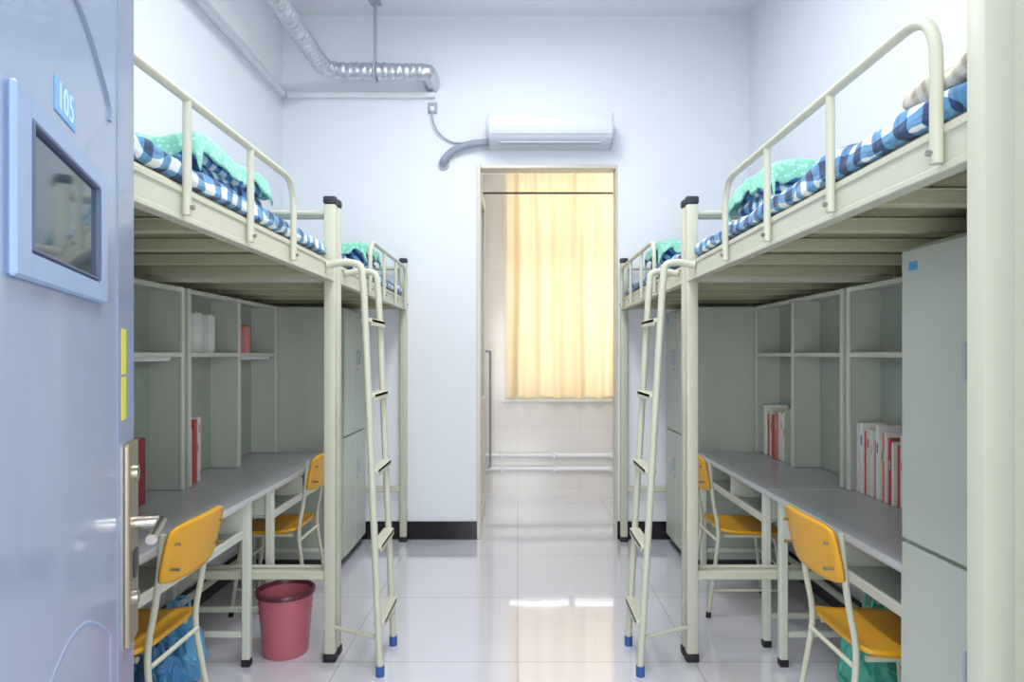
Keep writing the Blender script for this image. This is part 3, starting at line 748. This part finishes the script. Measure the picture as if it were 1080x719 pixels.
obj('socket_plate', bx(-.675, -.605, YB-.012, YB-.0005, 3.20, 3.285, bev=.004, seg=2), GPL, t)
obj('plug', bx(-.655, -.625, YB-.045, YB-.012, 3.21, 3.245, bev=.005, seg=2), WPL, t)
obj('cable', tb(fillet([(-.64, 4.965, 3.212), (-.635, 4.965, 3.13), (-.59, 4.975, 3.04), (-.50, 4.985, 2.98), (-.24, 4.985, 2.975)], .08), .007), GPL, t, smooth=True)

ac = thing('air_conditioner', 'long white air conditioner mounted above the balcony opening', 'air conditioner', (.235, 4.9, 2.93))
prof = [(5.0004, 2.895), (4.93, 2.885), (4.86, 2.900), (4.81, 2.935), (4.79, 2.97), (4.785, 3.03), (4.787, 3.09), (4.80, 3.125), (4.85, 3.135), (5.0004, 3.137)]
zf = lambda z: 3.145-(3.137-z)*.90
prof = [(y, zf(z)) for y, z in prof]
def extr(prof, x0, x1, m, name, parent):
    b = bm_new()
    A = [b.verts.new((x0, y, z)) for y, z in prof]; B = [b.verts.new((x1, y, z)) for y, z in prof]
    for k in range(len(prof)): b.faces.new((A[k], A[(k+1) % len(prof)], B[(k+1) % len(prof)], B[k]))
    b.faces.new(A); b.faces.new(B[::-1])
    return obj(name, b, m, parent, smooth=True, ang=35)
extr(prof, -.205, .68, ACW, 'casing', ac)
cy, cz = 4.9, 3.03
ep = [(min(5.0004, cy+(y-cy)*1.02), cz+(z-cz)*1.02) for y, z in prof]
extr(ep, -.217, -.205, ACS, 'end_cap', ac); extr(ep, .68, .692, ACS, 'end_cap', ac)
obj('louver', bx(-.13, .61, 4.820, 4.868, zf(2.895), zf(2.908), bev=.003, M=None), ACS, ac)
obj('panel_seam', bx(-.19, .665, 4.7915, 4.80, zf(2.958), zf(2.962), bev=.001), ACS, ac)
obj('bracket_tab', bx(-.09, -.03, 4.86, 4.93, 3.140, 3.180, bev=.006), ACW, ac)
hs = thing('refrigerant_hose', 'grey insulated hose running from the air conditioner into the wall', 'hose', (-.4, 4.94, 2.8))
obj('hose', tb(fillet([(-.222, 4.93, 2.965), (-.36, 4.945, 2.96), (-.49, 4.95, 2.91), (-.555, 4.955, 2.84), (-.555, 4.985, 2.82)], .07, 6), .026, 16), INS, hs, smooth=True)
b = bm_new(); tube(b, [(-.555, 4.984, 2.82), (-.555, 4.9995, 2.82)], .042, 24); obj('wall_flange', b, GPL, hs, smooth=True)

# ------------------------------------------------------------------ lights: unseen ceiling lamps, window daylight, added corridor fill, balcony light
def area(name, loc, rot, sx, sy, power, col=(1, 1, 1)):
    l = bpy.data.lights.new(name, 'AREA'); l.shape = 'RECTANGLE'; l.size = sx; l.size_y = sy; l.energy = power; l.color = col
    o = bpy.data.objects.new(name, l); COL.objects.link(o); o.location = loc; o.rotation_euler = rot; return o
for y, p, lab in ((1.7, 48, 'ceiling tube lamp nearer the entry door'), (3.2, 40, 'ceiling tube lamp farther into the room')):
    t = thing('ceiling_lamp', lab, 'ceiling lamp', (0, y, 3.86), 'ceiling lamps')
    obj('housing', bx(-.09, .09, y-.62, y+.62, 3.885, ZC-.0005, bev=.01), WPL, t)
    for x in (-.045, .045): obj('tube', tb([(x, y-.6, 3.868), (x, y+.6, 3.868)], .013), LAMPM, t, smooth=True)
    area('room_light', (0, y, 3.84), (0, 0, 0), .5, 1.3, p, (.96, .98, 1))
area('corridor_fill_light', (.1, -1.3, 1.5), (math.radians(90), 0, 0), 2.4, 2.2, 125, (.96, .98, 1))  # added frontal fill behind the camera; the corridor has no window
area('daylight', (.66, YE+.5, 2.1), (math.radians(-90), 0, 0), 1.6, 2.2, 46, (1, .99, .97))
area('balcony_area_light', (1.1, 5.75, 3.7), (0, 0, 0), .4, .4, 14, (1, .985, .96))  # bare area light under the balcony ceiling, no fixture modelled
W = bpy.data.worlds.new('World'); S.world = W; W.use_nodes = True
bg = W.node_tree.nodes['Background']; bg.inputs[0].default_value = (.93, .965, 1, 1); bg.inputs[1].default_value = 1.2
